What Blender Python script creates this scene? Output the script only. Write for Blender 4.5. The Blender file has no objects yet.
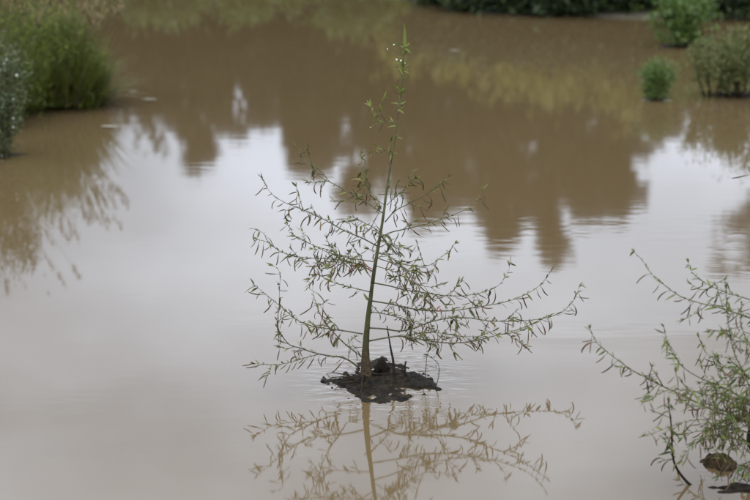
import bpy, math, random
from mathutils import Vector, Matrix, noise

R = math.radians
random.seed(11)
sc = bpy.context.scene
COL = sc.collection

# ------------------------------------------------------------------ camera
CAM_H, PITCH, LENS = 1.70, R(14.1), 85.0
FPX = 750 * LENS / 36.0                      # focal length in photo pixels
cam = bpy.data.cameras.new('camera')
cam_o = bpy.data.objects.new('camera', cam)
COL.objects.link(cam_o)
cam_o.location = (0, 0, CAM_H)
cam_o.rotation_euler = (R(90) - PITCH, 0, 0)
cam.lens, cam.sensor_width, cam.sensor_fit = LENS, 36.0, 'HORIZONTAL'
cam.clip_start, cam.clip_end = 0.05, 3000
cam.dof.use_dof = True
cam.dof.focus_distance = 5.28
cam.dof.aperture_fstop = 3.4
sc.camera = cam_o

# ------------------------------------------------------------------ world, sun, exposure
SUN_EL, SUN_AZ = R(52), R(-150)              # soft light from behind and left of the camera
w = bpy.data.worlds.new('World')
sc.world = w
w.use_nodes = True
nt = w.node_tree
nt.nodes.clear()
N = nt.nodes.new
L = nt.links.new
out = N('ShaderNodeOutputWorld')
bg = N('ShaderNodeBackground')
bg.inputs['Strength'].default_value = 0.10
sky = N('ShaderNodeTexSky')
sky.sky_type = 'NISHITA'
sky.sun_disc = False
sky.sun_elevation = SUN_EL
sky.sun_rotation = SUN_AZ
sky.dust_density = 2.0
tc = N('ShaderNodeTexCoord')
mp = N('ShaderNodeMapping')
mp.inputs['Scale'].default_value = (1.0, 1.0, 2.2)
mp.inputs['Location'].default_value = (-0.997, 7.841, 6.820)
n1 = N('ShaderNodeTexNoise')
n1.inputs['Scale'].default_value = 2.6
n1.inputs['Detail'].default_value = 7
n1.inputs['Roughness'].default_value = 0.52
cr = N('ShaderNodeValToRGB')                 # how thick the cloud cover is
cr.color_ramp.elements[0].position = 0.30
cr.color_ramp.elements[1].position = 0.50
cr.color_ramp.elements[0].color = (0.80, 0.80, 0.80, 1)
cr.color_ramp.elements[1].color = (1, 1, 1, 1)
n2 = N('ShaderNodeTexNoise')
n2.inputs['Scale'].default_value = 2.6
n2.inputs['Detail'].default_value = 6
cc = N('ShaderNodeValToRGB')                 # cloud tone, radiance x10 (strength is 0.1)
cc.color_ramp.elements[0].position = 0.34
cc.color_ramp.elements[1].position = 0.64
cc.color_ramp.elements[0].color = (0.44, 0.50, 0.61, 1)
cc.color_ramp.elements[1].color = (1.16, 1.29, 1.52, 1)
cs = N('ShaderNodeVectorMath')
cs.operation = 'SCALE'
# an overcast sky brightens towards the zenith
sx = N('ShaderNodeSeparateXYZ')
zr = N('ShaderNodeMapRange')
zr.inputs['From Min'].default_value = 0.0
zr.inputs['From Max'].default_value = 1.0
zr.inputs['To Min'].default_value = 10.8
zr.inputs['To Max'].default_value = 47.5
L(tc.outputs['Generated'], sx.inputs[0])
L(sx.outputs['Z'], zr.inputs['Value'])
L(zr.outputs[0], cs.inputs['Scale'])
mx = N('ShaderNodeMix')
mx.data_type = 'RGBA'
L(tc.outputs['Generated'], mp.inputs['Vector'])
L(mp.outputs['Vector'], n1.inputs['Vector'])
L(mp.outputs['Vector'], n2.inputs['Vector'])
L(n1.outputs['Fac'], cr.inputs['Fac'])
L(n2.outputs['Fac'], cc.inputs['Fac'])
L(cc.outputs['Color'], cs.inputs[0])
L(cr.outputs['Color'], mx.inputs[0])
L(sky.outputs['Color'], mx.inputs[6])
L(cs.outputs[0], mx.inputs[7])
L(mx.outputs[2], bg.inputs['Color'])
L(bg.outputs[0], out.inputs['Surface'])

sl = bpy.data.lights.new('sun', 'SUN')
sl.energy, sl.angle, sl.color = 0.7, R(14), (1.0, 0.96, 0.90)
so = bpy.data.objects.new('sun', sl)
COL.objects.link(so)
# Nishita: rotation 0 is +Y, positive clockwise seen from above
sd = Vector((math.sin(SUN_AZ) * math.cos(SUN_EL), math.cos(SUN_AZ) * math.cos(SUN_EL), math.sin(SUN_EL)))
so.rotation_euler = sd.to_track_quat('Z', 'Y').to_euler()

sc.view_settings.view_transform = 'Standard'
sc.view_settings.look = 'None'
sc.view_settings.exposure = 0.0
sc.view_settings.gamma = 1.0
sc.view_settings.use_curve_mapping = False
sc.render.engine = 'CYCLES'
sc.cycles.max_bounces = 5
sc.cycles.transparent_max_bounces = 8

# ------------------------------------------------------------------ photo pixel -> place
FWD = Vector((0, math.cos(PITCH), -math.sin(PITCH)))
UPV = Vector((0, math.sin(PITCH), math.cos(PITCH)))


def ray(px, py):
    return FWD + Vector((1, 0, 0)) * ((px - 375) / FPX) + UPV * ((250 - py) / FPX)


def at(px, py, Y):                            # point at ground distance Y from the camera
    d = ray(px, py)
    return Vector((0, 0, CAM_H)) + d * (Y / d.y)


def gnd(px, py, z=0.0):                       # point on the water level
    d = ray(px, py)
    return Vector((0, 0, CAM_H)) + d * ((z - CAM_H) / d.z)


# ------------------------------------------------------------------ helpers
def empty(name, loc, label, cat, group=None):
    o = bpy.data.objects.new(name, None)
    COL.objects.link(o)
    o.location = loc
    o.empty_display_size = 0.1
    tag(o, label, cat, group)
    return o


def tag(o, label, cat=None, group=None, kind=None):
    if label:
        o['label'] = label
    if cat:
        o['category'] = cat
    if group:
        o['group'] = group
    if kind:
        o['kind'] = kind
    return o


class MB:
    def __init__(s):
        s.v, s.f, s.t = [], [], []

    def add(s, vs, fs, tint=0.0):
        b = len(s.v)
        s.v += [tuple(p) for p in vs]
        s.f += [tuple(i + b for i in f) for f in fs]
        s.t += [tint] * len(vs)

    def tube(s, pts, rad, n=6, tint=0.0, cap=True):
        k = len(pts)
        vs, fs = [], []
        prev = None
        for i, p in enumerate(pts):
            t = (pts[min(i + 1, k - 1)] - pts[max(i - 1, 0)])
            if t.length < 1e-9:
                t = Vector((0, 0, 1))
            t.normalize()
            if prev is None:
                a = Vector((1, 0, 0)) if abs(t.x) < 0.8 else Vector((0, 1, 0))
                u = t.cross(a).normalized()
            else:
                u = prev - t * prev.dot(t)
                u = u.normalized() if u.length > 1e-6 else t.orthogonal().normalized()
            prev = u
            q = t.cross(u)
            for j in range(n):
                an = 2 * math.pi * j / n
                vs.append(p + (u * math.cos(an) + q * math.sin(an)) * rad[i])
        for i in range(k - 1):
            for j in range(n):
                fs.append((i * n + j, i * n + (j + 1) % n, (i + 1) * n + (j + 1) % n, (i + 1) * n + j))
        if cap:
            fs.append(tuple(range(n - 1, -1, -1)))
            fs.append(tuple((k - 1) * n + j for j in range(n)))
        s.add(vs, fs, tint)

    def mesh(s, name, mat, off=Vector((0, 0, 0)), smooth=True):
        m = bpy.data.meshes.new(name)
        m.from_pydata([(x - off.x, y - off.y, z - off.z) for x, y, z in s.v], [], s.f)
        a = m.attributes.new('tint', 'FLOAT', 'POINT')
        a.data.foreach_set('value', s.t)
        if mat:
            m.materials.append(mat)
        if smooth:
            m.polygons.foreach_set('use_smooth', [True] * len(m.polygons))
        m.update()
        return m

    def build(s, name, mat, parent=None, smooth=True, off=None):
        if off is None:
            off = Vector(parent.location) if parent is not None else Vector((0, 0, 0))
        o = bpy.data.objects.new(name, s.mesh(name, mat, off, smooth))
        COL.objects.link(o)
        if parent is not None:
            o.parent = parent
        else:
            o.location = off
        return o


def spline(pts, n=5):                         # Catmull-Rom through the points
    P = [pts[0] * 2 - pts[1]] + list(pts) + [pts[-1] * 2 - pts[-2]]
    o = []
    for i in range(1, len(P) - 2):
        a, b, c, d = P[i - 1], P[i], P[i + 1], P[i + 2]
        for k in range(n):
            t = k / n
            o.append(0.5 * ((2 * b) + (c - a) * t + (2 * a - 5 * b + 4 * c - d) * t * t + (3 * b - a - 3 * c + d) * t ** 3))
    o.append(P[-2])
    return o


def arclen(pts):
    s = [0.0]
    for a, b in zip(pts, pts[1:]):
        s.append(s[-1] + (b - a).length)
    return s


def along(pts, S, d):
    for i in range(len(pts) - 1):
        if S[i + 1] >= d:
            t = (d - S[i]) / max(S[i + 1] - S[i], 1e-9)
            return pts[i].lerp(pts[i + 1], t), (pts[i + 1] - pts[i]).normalized()
    return pts[-1].copy(), (pts[-1] - pts[-2]).normalized()


def rnd(a, b):
    return random.uniform(a, b)


def rdir():
    while True:
        v = Vector((rnd(-1, 1), rnd(-1, 1), rnd(-1, 1)))
        if 0.05 < v.length < 1:
            return v.normalized()


def frame(p, d, up=Vector((0, 0, 1)), s=1.0, roll=0.0):
    x = d.normalized()
    y = up.cross(x)
    y = y.normalized() if y.length > 1e-4 else x.orthogonal().normalized()
    z = x.cross(y)
    m = Matrix((x, y, z)).transposed().to_4x4()
    return Matrix.Translation(p) @ m @ Matrix.Rotation(roll, 4, 'X') @ Matrix.Scale(s, 4)


# ------------------------------------------------------------------ materials
def mat(name, c0, c1, rough=0.6, scale=20.0, bump=0.0, bscale=60.0, trans=0.0, spec=0.4, c2=None, use_tint=False):
    m = bpy.data.materials.new(name)
    m.use_nodes = True
    t = m.node_tree
    b = t.nodes['Principled BSDF']
    b.inputs['Roughness'].default_value = rough
    b.inputs['Specular IOR Level'].default_value = spec
    ob = t.nodes.new('ShaderNodeTexCoord')
    nz = t.nodes.new('ShaderNodeTexNoise')
    nz.inputs['Scale'].default_value = scale
    nz.inputs['Detail'].default_value = 4
    ramp = t.nodes.new('ShaderNodeValToRGB')
    e = ramp.color_ramp.elements
    e[0].position, e[1].position = (0.32, 0.68) if not use_tint else (0.0, 1.0)
    e[0].color, e[1].color = (*c0, 1), (*c1, 1)
    if c2:
        x = e.new(0.93 if use_tint else 0.78)
        x.color = (*c2, 1)
        if use_tint:
            e[1].position = 0.82
    t.links.new(ob.outputs['Object'], nz.inputs['Vector'])
    if use_tint:
        at_ = t.nodes.new('ShaderNodeAttribute')
        at_.attribute_name = 'tint'
        oi = t.nodes.new('ShaderNodeObjectInfo')
        ad = t.nodes.new('ShaderNodeMath')
        ad.operation = 'ADD'
        fr = t.nodes.new('ShaderNodeMath')
        fr.operation = 'FRACT'
        t.links.new(at_.outputs['Fac'], ad.inputs[0])
        t.links.new(oi.outputs['Random'], ad.inputs[1])
        t.links.new(ad.outputs[0], fr.inputs[0])
        t.links.new(fr.outputs[0], ramp.inputs['Fac'])
    else:
        t.links.new(nz.outputs['Fac'], ramp.inputs['Fac'])
    t.links.new(ramp.outputs['Color'], b.inputs['Base Color'])
    if bump:
        n3 = t.nodes.new('ShaderNodeTexNoise')
        n3.inputs['Scale'].default_value = bscale
        n3.inputs['Detail'].default_value = 6
        bp = t.nodes.new('ShaderNodeBump')
        bp.inputs['Strength'].default_value = 1.0
        bp.inputs['Distance'].default_value = bump
        t.links.new(ob.outputs['Object'], n3.inputs['Vector'])
        t.links.new(n3.outputs['Fac'], bp.inputs['Height'])
        t.links.new(bp.outputs['Normal'], b.inputs['Normal'])
    if trans:
        tr = t.nodes.new('ShaderNodeBsdfTranslucent')
        t.links.new(ramp.outputs['Color'], tr.inputs['Color'])
        mixn = t.nodes.new('ShaderNodeMixShader')
        mixn.inputs[0].default_value = trans
        t.links.new(b.outputs[0], mixn.inputs[1])
        t.links.new(tr.outputs[0], mixn.inputs[2])
        t.links.new(mixn.outputs[0], t.nodes['Material Output'].inputs['Surface'])
    return m


M = {}
M['bark'] = mat('sapling_bark', (0.035, 0.030, 0.013), (0.085, 0.075, 0.030), 0.7, 45, 0.002, 160)
def trunk_material():                          # bark: stained brown and grey by flood water low down, green above
    m = mat('sapling_trunk', (0.030, 0.030, 0.010), (0.070, 0.066, 0.022), 0.75, 45, 0.002, 160, spec=0.2)
    t = m.node_tree
    b_ = t.nodes['Principled BSDF']
    src = b_.inputs['Base Color'].links[0].from_socket
    tcn = t.nodes.new('ShaderNodeTexCoord')
    sep = t.nodes.new('ShaderNodeSeparateXYZ')
    nz = t.nodes.new('ShaderNodeTexNoise')
    nz.inputs['Scale'].default_value = 70
    nz.inputs['Detail'].default_value = 5
    mr = t.nodes.new('ShaderNodeMath')
    mr.operation = 'MULTIPLY_ADD'
    mr.inputs[1].default_value = -0.09
    mr2 = t.nodes.new('ShaderNodeMapRange')
    mr2.inputs['From Min'].default_value = 0.01
    mr2.inputs['From Max'].default_value = 0.16
    mxn = t.nodes.new('ShaderNodeMix')
    mxn.data_type = 'RGBA'
    rp_ = t.nodes.new('ShaderNodeValToRGB')
    rp_.color_ramp.elements[0].position, rp_.color_ramp.elements[1].position = 0.35, 0.65
    rp_.color_ramp.elements[0].color = (0.016, 0.011, 0.006, 1)
    rp_.color_ramp.elements[1].color = (0.065, 0.040, 0.020, 1)
    t.links.new(tcn.outputs['Object'], sep.inputs[0])
    t.links.new(tcn.outputs['Object'], nz.inputs['Vector'])
    t.links.new(nz.outputs['Fac'], mr.inputs[0])
    t.links.new(sep.outputs['Z'], mr.inputs[2])
    t.links.new(mr.outputs[0], mr2.inputs['Value'])
    t.links.new(nz.outputs['Fac'], rp_.inputs['Fac'])
    t.links.new(mr2.outputs[0], mxn.inputs[0])
    t.links.new(rp_.outputs['Color'], mxn.inputs[6])
    t.links.new(src, mxn.inputs[7])
    t.links.new(mxn.outputs[2], b_.inputs['Base Color'])
    return m


M['trunk'] = trunk_material()
M['bark_low'] = mat('wet_bark', (0.008, 0.006, 0.004), (0.030, 0.021, 0.011), 0.8, 40, 0.003, 130, spec=0.08)
M['twig'] = mat('green_twig', (0.034, 0.032, 0.010), (0.085, 0.078, 0.024), 0.6, 40)
M['leaf'] = mat('olive_leaf', (0.028, 0.036, 0.006), (0.086, 0.096, 0.018), 0.6, 30, trans=0.3, c2=(0.135, 0.115, 0.03), use_tint=True, spec=0.18)
M['young'] = mat('young_leaf', (0.075, 0.095, 0.012), (0.15, 0.165, 0.032), 0.6, 30, spec=0.18, trans=0.3, use_tint=True)
M['pod'] = mat('seed_pod_skin', (0.027, 0.030, 0.007), (0.080, 0.074, 0.020), 0.6, 30, c2=(0.095, 0.045, 0.024), use_tint=True, spec=0.18)
M['shrubleaf'] = mat('shrub_leaf', (0.026, 0.046, 0.005), (0.078, 0.106, 0.016), 0.5, 30, trans=0.25, c2=(0.125, 0.135, 0.030), use_tint=True, spec=0.2)
M['petal'] = mat('white_petal', (0.42, 0.42, 0.33), (0.55, 0.55, 0.46), 0.5, 30)
M['mud'] = mat('wet_mud', (0.004, 0.0035, 0.0025), (0.024, 0.017, 0.009), 0.6, 42, 0.02, 70, spec=0.06)
M['drymud'] = mat('damp_clod', (0.010, 0.007, 0.004), (0.060, 0.038, 0.018), 0.9, 30, 0.02, 70, spec=0.05)
M['ground'] = mat('bank_soil', (0.040, 0.034, 0.019), (0.080, 0.066, 0.040), 0.9, 1.4, 0.03, 12, c2=(0.085, 0.10, 0.035))
M['sedge'] = mat('sedge_blade', (0.042, 0.062, 0.004), (0.155, 0.180, 0.020), 0.7, 30, trans=0.25, use_tint=True)
M['straw'] = mat('straw_blade', (0.055, 0.055, 0.018), (0.15, 0.125, 0.045), 0.6, 30, trans=0.2, use_tint=True)
M['seed'] = mat('rusty_seed_head', (0.085, 0.055, 0.014), (0.19, 0.125, 0.036), 0.7, 30, use_tint=True)
M['aster'] = mat('grey_green_leaf', (0.020, 0.036, 0.004), (0.058, 0.076, 0.011), 0.6, 30, spec=0.1, trans=0.12, c2=(0.12, 0.125, 0.07), use_tint=True)
M['bushleaf'] = mat('bright_bush_leaf', (0.040, 0.078, 0.010), (0.115, 0.165, 0.028), 0.5, 30, trans=0.25, use_tint=True)
M['clumpleaf'] = mat('dull_olive_leaf', (0.060, 0.068, 0.016), (0.145, 0.15, 0.040), 0.7, 30, trans=0.25, use_tint=True)
M['bankleaf'] = mat('bank_shrub_leaf', (0.009, 0.019, 0.004), (0.042, 0.060, 0.012), 0.7, 30, trans=0.2, use_tint=True)
M['yellowleaf'] = mat('yellow_green_leaf', (0.135, 0.13, 0.018), (0.25, 0.23, 0.045), 0.6, 30, trans=0.3, use_tint=True)
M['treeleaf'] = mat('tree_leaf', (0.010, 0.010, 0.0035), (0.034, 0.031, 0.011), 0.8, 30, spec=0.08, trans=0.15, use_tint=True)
M['treebark'] = mat('tree_bark', (0.05, 0.04, 0.028), (0.12, 0.095, 0.07), 0.85, 5, 0.02, 14)
M['deadleaf'] = mat('dead_leaf', (0.17, 0.14, 0.09), (0.28, 0.24, 0.17), 0.6, 30)


def water_material():
    m = bpy.data.materials.new('muddy_water')
    m.use_nodes = True
    t = m.node_tree
    b = t.nodes['Principled BSDF']
    b.inputs['Roughness'].default_value = 0.040
    b.inputs['IOR'].default_value = 1.333
    b.inputs['Specular IOR Level'].default_value = 0.5
    g = t.nodes.new('ShaderNodeNewGeometry')
    # silt: slow swirls of a little more or less clay
    nz = t.nodes.new('ShaderNodeTexNoise')
    nz.inputs['Scale'].default_value = 0.55
    nz.inputs['Detail'].default_value = 3
    nz.inputs['Distortion'].default_value = 0.8
    rp = t.nodes.new('ShaderNodeValToRGB')
    rp.color_ramp.elements[0].color = (0.071, 0.0465, 0.0205, 1)
    rp.color_ramp.elements[1].color = (0.085, 0.0565, 0.0255, 1)
    t.links.new(g.outputs['Position'], nz.inputs['Vector'])
    t.links.new(nz.outputs['Fac'], rp.inputs['Fac'])
    t.links.new(rp.outputs['Color'], b.inputs['Base Color'])

    def math_(op, a, c):
        n = t.nodes.new('ShaderNodeMath')
        n.operation = op
        for i, x in enumerate((a, c)):
            if isinstance(x, (int, float)):
                n.inputs[i].default_value = x
            else:
                t.links.new(x, n.inputs[i])
        return n.outputs[0]

    def noise_(scale, detail, stretch=(1, 1, 1)):
        mpn = t.nodes.new('ShaderNodeMapping')
        mpn.inputs['Scale'].default_value = stretch
        n = t.nodes.new('ShaderNodeTexNoise')
        n.inputs['Scale'].default_value = scale
        n.inputs['Detail'].default_value = detail
        t.links.new(g.outputs['Position'], mpn.inputs['Vector'])
        t.links.new(mpn.outputs[0], n.inputs['Vector'])
        return n.outputs['Fac']

    def patch(cx, cy, rx, ry, p=2.0):          # 1 in the middle of a ruffled patch, 0 outside
        mpn = t.nodes.new('ShaderNodeVectorMath')
        mpn.operation = 'SUBTRACT'
        mpn.inputs[1].default_value = (cx, cy, 0)
        sca = t.nodes.new('ShaderNodeVectorMath')
        sca.operation = 'MULTIPLY'
        sca.inputs[1].default_value = (1 / rx, 1 / ry, 0)
        ln = t.nodes.new('ShaderNodeVectorMath')
        ln.operation = 'LENGTH'
        t.links.new(g.outputs['Position'], mpn.inputs[0])
        t.links.new(mpn.outputs[0], sca.inputs[0])
        t.links.new(sca.outputs[0], ln.inputs[0])
        mr = t.nodes.new('ShaderNodeMapRange')
        mr.interpolation_type = 'SMOOTHSTEP'
        mr.inputs['From Min'].default_value = 1.0
        mr.inputs['From Max'].default_value = 0.2
        t.links.new(ln.outputs['Value'], mr.inputs['Value'])
        return mr.outputs[0]

    swell = math_('MULTIPLY', noise_(2.0, 2, (0.6, 1.3, 1)), 0.00050)
    gate = t.nodes.new('ShaderNodeMapRange')
    gate.inputs['From Min'].default_value = 0.45
    gate.inputs['From Max'].default_value = 0.70
    t.links.new(noise_(0.8, 2), gate.inputs['Value'])
    fine = noise_(16.0, 2, (0.5, 1.3, 1))
    f_calm = math_('MULTIPLY', fine, 0.00004)
    f_gate = math_('MULTIPLY', math_('MULTIPLY', fine, gate.outputs[0]), 0.00014)
    h = math_('ADD', math_('ADD', swell, f_calm), f_gate)
    sp = gnd(385, 382)
    for (cx, cy, rx, ry, amp, scl) in ((sp.x, sp.y, 0.34, 0.46, 0.0040, 22.0),
                                       (0.80, 5.64, 0.60, 0.22, 0.0024, 6.0),
                                       (1.25, 6.9, 0.45, 0.9, 0.0007, 12.0),
                                       (0.45, 7.1, 0.7, 0.7, 0.0004, 12.0),
                                       (1.0, 4.35, 0.20, 0.25, 0.0014, 26.0)):
        h = math_('ADD', h, math_('MULTIPLY', math_('MULTIPLY', noise_(scl, 2, (0.45, 1.2, 1)), patch(cx, cy, rx, ry)), amp))
    bp = t.nodes.new('ShaderNodeBump')
    bp.inputs['Strength'].default_value = 1.0
    bp.inputs['Distance'].default_value = 1.0
    t.links.new(h, bp.inputs['Height'])
    t.links.new(bp.outputs['Normal'], b.inputs['Normal'])
    return m


M['water'] = water_material()

# ------------------------------------------------------------------ ground and water
def fbm(x, y, s=1.0, o=3):
    return noise.fractal(Vector((x * s, y * s, 3.7)), 1.0, 2.0, o)


def shore(x):                                 # far waterline distance at sideways position x
    x = max(-12.0, min(12.0, x))
    k = 1 / (1 + math.exp(-(x - 0.38) * 7))
    return 17.6 * (1 - k) + 15.0 * k - 0.25 * max(0, x - 0.5) + 0.35 * noise.noise(Vector((x * 1.1, 0.3, 5))) + 0.012 * x * x


def ground_z(x, y):
    far = y - shore(x)
    near = 1.9 - y + 0.3 * noise.noise(Vector((x * 0.5, 9, 1)))
    left = -(x + 5.2 + 0.5 * noise.noise(Vector((y * 0.4, 2, 7))) + 0.10 * y)
    right = x - 4.6 - 0.13 * y + 0.5 * noise.noise(Vector((y * 0.4, 5, 2)))
    d = max(far, near, left, right)           # > 0 on land
    z = 0.30 * math.tanh(d * 0.8) + 0.05 * fbm(x, y, 0.8) * min(1, max(0, d + 0.4))
    if d > 2:
        z += 0.03 * min(d - 2, 25)
    return z if d > -1.0 else min(z, -0.2)


def axis(lo, hi, fine_lo, fine_hi, step):
    a, v = [], fine_lo
    while v <= fine_hi:
        a.append(v)
        v += step
    g, s = fine_lo, step
    while g > lo:
        s *= 1.35
        g -= s
        a.insert(0, g)
    g, s = a[-1], step
    while g < hi:
        s *= 1.35
        g += s
        a.append(g)
    return a


gb = MB()
xs = axis(-900, 900, -9, 9, 0.22)
ys = axis(-300, 1600, 0, 24, 0.22)
vs = [(x, y, ground_z(x, y)) for y in ys for x in xs]
W = len(xs)
fs = [(j * W + i, j * W + i + 1, (j + 1) * W + i + 1, (j + 1) * W + i) for j in range(len(ys) - 1) for i in range(W - 1)]
gb.add(vs, fs)
o = gb.build('ground', M['ground'])
tag(o, 'brown earth banks sloping up around the muddy pond', None, None, 'structure')

wb = MB()
wb.add([(-16, 0, 0), (16, 0, 0), (16, 26, 0), (-16, 26, 0)], [(0, 1, 2, 3)])
o = wb.build('water', M['water'], smooth=False)
tag(o, 'still muddy brown pond water mirroring trees and cloudy sky', None, None, 'structure')


def mound(name, cx, cy, rx, ry, h, seed, material, label, cat='mud', group=None, lump=0.5, nr=14, na=40, foot=None):
    b = MB()
    vs, fs = [], []
    for i in range(nr + 1):
        r = i / nr
        for j in range(na):
            a = 2 * math.pi * j / na
            e = 1 + 0.30 * noise.noise(Vector((math.cos(a) * 1.5 + seed, math.sin(a) * 1.5, seed))) \
                + 0.16 * noise.noise(Vector((math.cos(a) * 5 + seed, math.sin(a) * 5, seed)))
            x, y = cx + rx * r * e * math.cos(a), cy + ry * r * e * math.sin(a)
            q = fbm(x + seed, y, 2.2 / max(rx, 0.05) * 0.6, 4)
            q2 = (noise.noise(Vector((x * 46 + seed, y * 30, 1.5))) * 0.35 + abs(noise.noise(Vector((x * 110 + seed, y * 80, 4.5)))) * 0.30) * min(h, 0.03)
            z = h * (1 - r ** 2.0) * (0.62 + lump * q) + q2 - 0.20 * min(h, 0.03) - 0.006 * r ** 4
            if foot:
                e2 = ((x - foot[0]) ** 2 + (y - foot[1]) ** 2) / foot[2] ** 2
                z += foot[3] * math.exp(-e2) * (1 + 0.8 * q)
            vs.append((x, y, z))
    for i in range(nr):
        for j in range(na):
            k = (j + 1) % na
            fs.append((i * na + j, (i + 1) * na + j, (i + 1) * na + k, i * na + k))
    b.add(vs, fs)
    o = b.build(name, material, off=Vector((cx, cy, 0)))
    tag(o, label, cat, group)
    return o


# ------------------------------------------------------------------ leaf and pod meshes
def leaf_mesh(name, ln, wd, curl, fold, mt, seg=4):
    b = MB()
    vs, fs = [], []
    for i in range(seg + 1):
        t = i / seg
        wx = wd * 0.5 * (math.sin(math.pi * min(1, 0.06 + 0.94 * t) ** 0.85) ** 0.8 if 0 < t < 1 else 0.08)
        x = ln * t
        z = -curl * ln * t * t
        vs += [(x, -wx, z + fold * wx), (x, 0, z), (x, wx, z + fold * wx)]
    for i in range(seg):
        for j in range(2):
            a = i * 3 + j
            fs.append((a, a + 3, a + 4, a + 1))
    b.add(vs, fs)
    return b.mesh(name, mt)


def pod_mesh(name, ln, rad, bend, sag, mt):
    b = MB()
    pts, rr = [], []
    for i in range(9):
        t = i / 8
        if t < 0.3:                           # thin stalk going out
            p = Vector((ln * t, 0, -sag * ln * t * 0.25))
            r = rad * 0.32
        else:
            u = (t - 0.3) / 0.7
            an = sag * (0.5 + bend * u)
            p = pts[-1] + Vector((math.cos(an), 0.08 * math.sin(u * 3), -math.sin(an))) * (ln / 8)
            r = rad * (0.5 + 0.5 * math.sin(math.pi * min(1, u * 0.85 + 0.1)))
        pts.append(p)
        rr.append(r)
    b.tube(pts, rr, 5)
    return b.mesh(name, mt)


LEAF = [leaf_mesh('leaf_shape', rnd(0.85, 1.15), rnd(0.14, 0.25), rnd(-0.2, 0.5), rnd(0.1, 0.6), M['leaf']) for _ in range(8)]
YOUNG = [leaf_mesh('young_leaf_shape', rnd(0.85, 1.15), rnd(0.16, 0.26), rnd(-0.2, 0.3), rnd(0.1, 0.6), M['young']) for _ in range(6)]
SLEAF = [leaf_mesh('shrub_leaf_shape', rnd(0.85, 1.2), rnd(0.15, 0.24), rnd(-0.2, 0.35), rnd(0.1, 0.6), M['shrubleaf']) for _ in range(8)]
POD = [pod_mesh('seed_pod_shape', 1.0, rnd(0.032, 0.044), random.choice((-0.9, -0.4, 0.6, 1.2, 1.6)), rnd(0.5, 1.2), M['pod']) for _ in range(8)]


def join_into(b, me, mw):
    b.add([mw @ v.co for v in me.vertices], [tuple(p.vertices) for p in me.polygons], random.random())


class Foliage:
    """collects leaf and pod placements; the largest become objects of their own"""
    def __init__(s, root):
        s.root, s.items = root, {}

    def put(s, kind, me, mw, size):
        s.items.setdefault(kind, []).append((size, random.random(), me, mw))

    def finish(s, limit=300):
        inv = Matrix.Translation(-Vector(s.root.location))
        for kind, lst in s.items.items():
            lst.sort(key=lambda k: -k[0])
            for sz, _, me, mw in lst[:limit]:
                o = bpy.data.objects.new(kind, me)
                COL.objects.link(o)
                o.parent = s.root
                o.matrix_local = inv @ mw
            rest = lst[limit:]
            bym = {}
            for it in rest:
                bym.setdefault(it[2].materials[0].name, []).append(it)
            for mn, its in bym.items():
                b = MB()
                for _, _, me, mw in its:
                    join_into(b, me, mw)
                o = b.build('foliage' if kind == 'leaf' else kind + '_mass', bpy.data.materials[mn], s.root)
                o['kind'] = 'stuff'


def dress(fo, pts, start=0.18, step=0.022, leaves=LEAF, pods=True, size=1.0, droop=1.0, pod_p=0.55, upn=0.5):
    """nodes along a shoot: a drooping pod or long leaf and a few small leaves at each"""
    S = arclen(pts)
    Ltot = S[-1]
    d = Ltot * start
    side = 1
    while d < Ltot:
        p, t = along(pts, S, d)
        f = d / Ltot
        hor = Vector((t.x, t.y, 0))
        hor = hor.normalized() if hor.length > 0.15 else Vector((rnd(-1, 1), rnd(-1, 1), 0)).normalized()
        lat = Vector((-hor.y, hor.x, 0)) * side
        side = -side
        if pods and random.random() < pod_p * (1.1 - 0.4 * f):
            dd = hor * rnd(0.1, 0.9) + lat * rnd(-0.1, 0.9) + Vector((0, 0, rnd(-0.75, 0.15))) * droop
            sz = rnd(0.030, 0.060) * size
            fo.put('seed_pod', random.choice(POD), frame(p, dd, s=sz, roll=rnd(-0.5, 0.5)), sz)
        elif random.random() < 0.6:
            dd = hor * rnd(0.2, 1.0) + lat * rnd(0.1, 0.9) + Vector((0, 0, rnd(-0.8, 0.35)))
            sz = rnd(0.018, 0.040) * size
            fo.put('leaf', random.choice(leaves), frame(p, dd, s=sz, roll=rnd(-0.9, 0.9)), sz)
        for _ in range(random.choice((1, 1, 2, 3))):
            dd = t * rnd(0.2, 1.0) + lat * rnd(-0.9, 0.9) + Vector((0, 0, rnd(-0.5, 0.9) * upn + 0.1))
            sz = rnd(0.009, 0.019) * size
            fo.put('leaf', random.choice(leaves), frame(p, dd, s=sz, roll=rnd(-1.2, 1.2)), sz)
        d += 0.72 * step * rnd(0.55, 1.45)
    # tuft at the tip
    p, t = pts[-1], (pts[-1] - pts[-2]).normalized()
    for k in range(4):
        dd = t + rdir() * rnd(0.15, 0.7)
        sz = rnd(0.011, 0.026) * size
        fo.put('leaf', random.choice(leaves), frame(p - t * rnd(0, 0.012), dd, s=sz, roll=rnd(-1, 1)), sz)


def twigs(root, fo, pts, count, ln=(0.03, 0.075), f0=0.12, f1=0.75, size=0.9, leaves=LEAF, step=0.016, up=0.1):
    S = arclen(pts)
    for _ in range(count):
        p, t = along(pts, S, S[-1] * rnd(f0, f1))
        dd = (t * rnd(0.1, 0.9) + rdir() * 0.9 + Vector((0, 0, up))).normalized()
        l = rnd(*ln)
        q = spline([p, p + dd * l * 0.5, p + dd * l + Vector((0, 0, rnd(-0.25, 0.3) * l)) + rdir() * 0.006], 3)
        b = MB()
        b.tube(q, [0.0011 - 0.0006 * i / len(q) for i in range(len(q))], 4)
        b.build('twig', M['twig'], root)
        dress(fo, q, 0.25, step, leaves, True, size)


# ------------------------------------------------------------------ the sapling standing in the pond
SB = gnd(367, 383)
SY = SB.y
sap = empty('sapling', (SB.x, SB.y, 0.0), 'slender sapling with drooping narrow leaves on a mud mound in mid pond', 'sapling')
fo = Foliage(sap)


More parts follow.
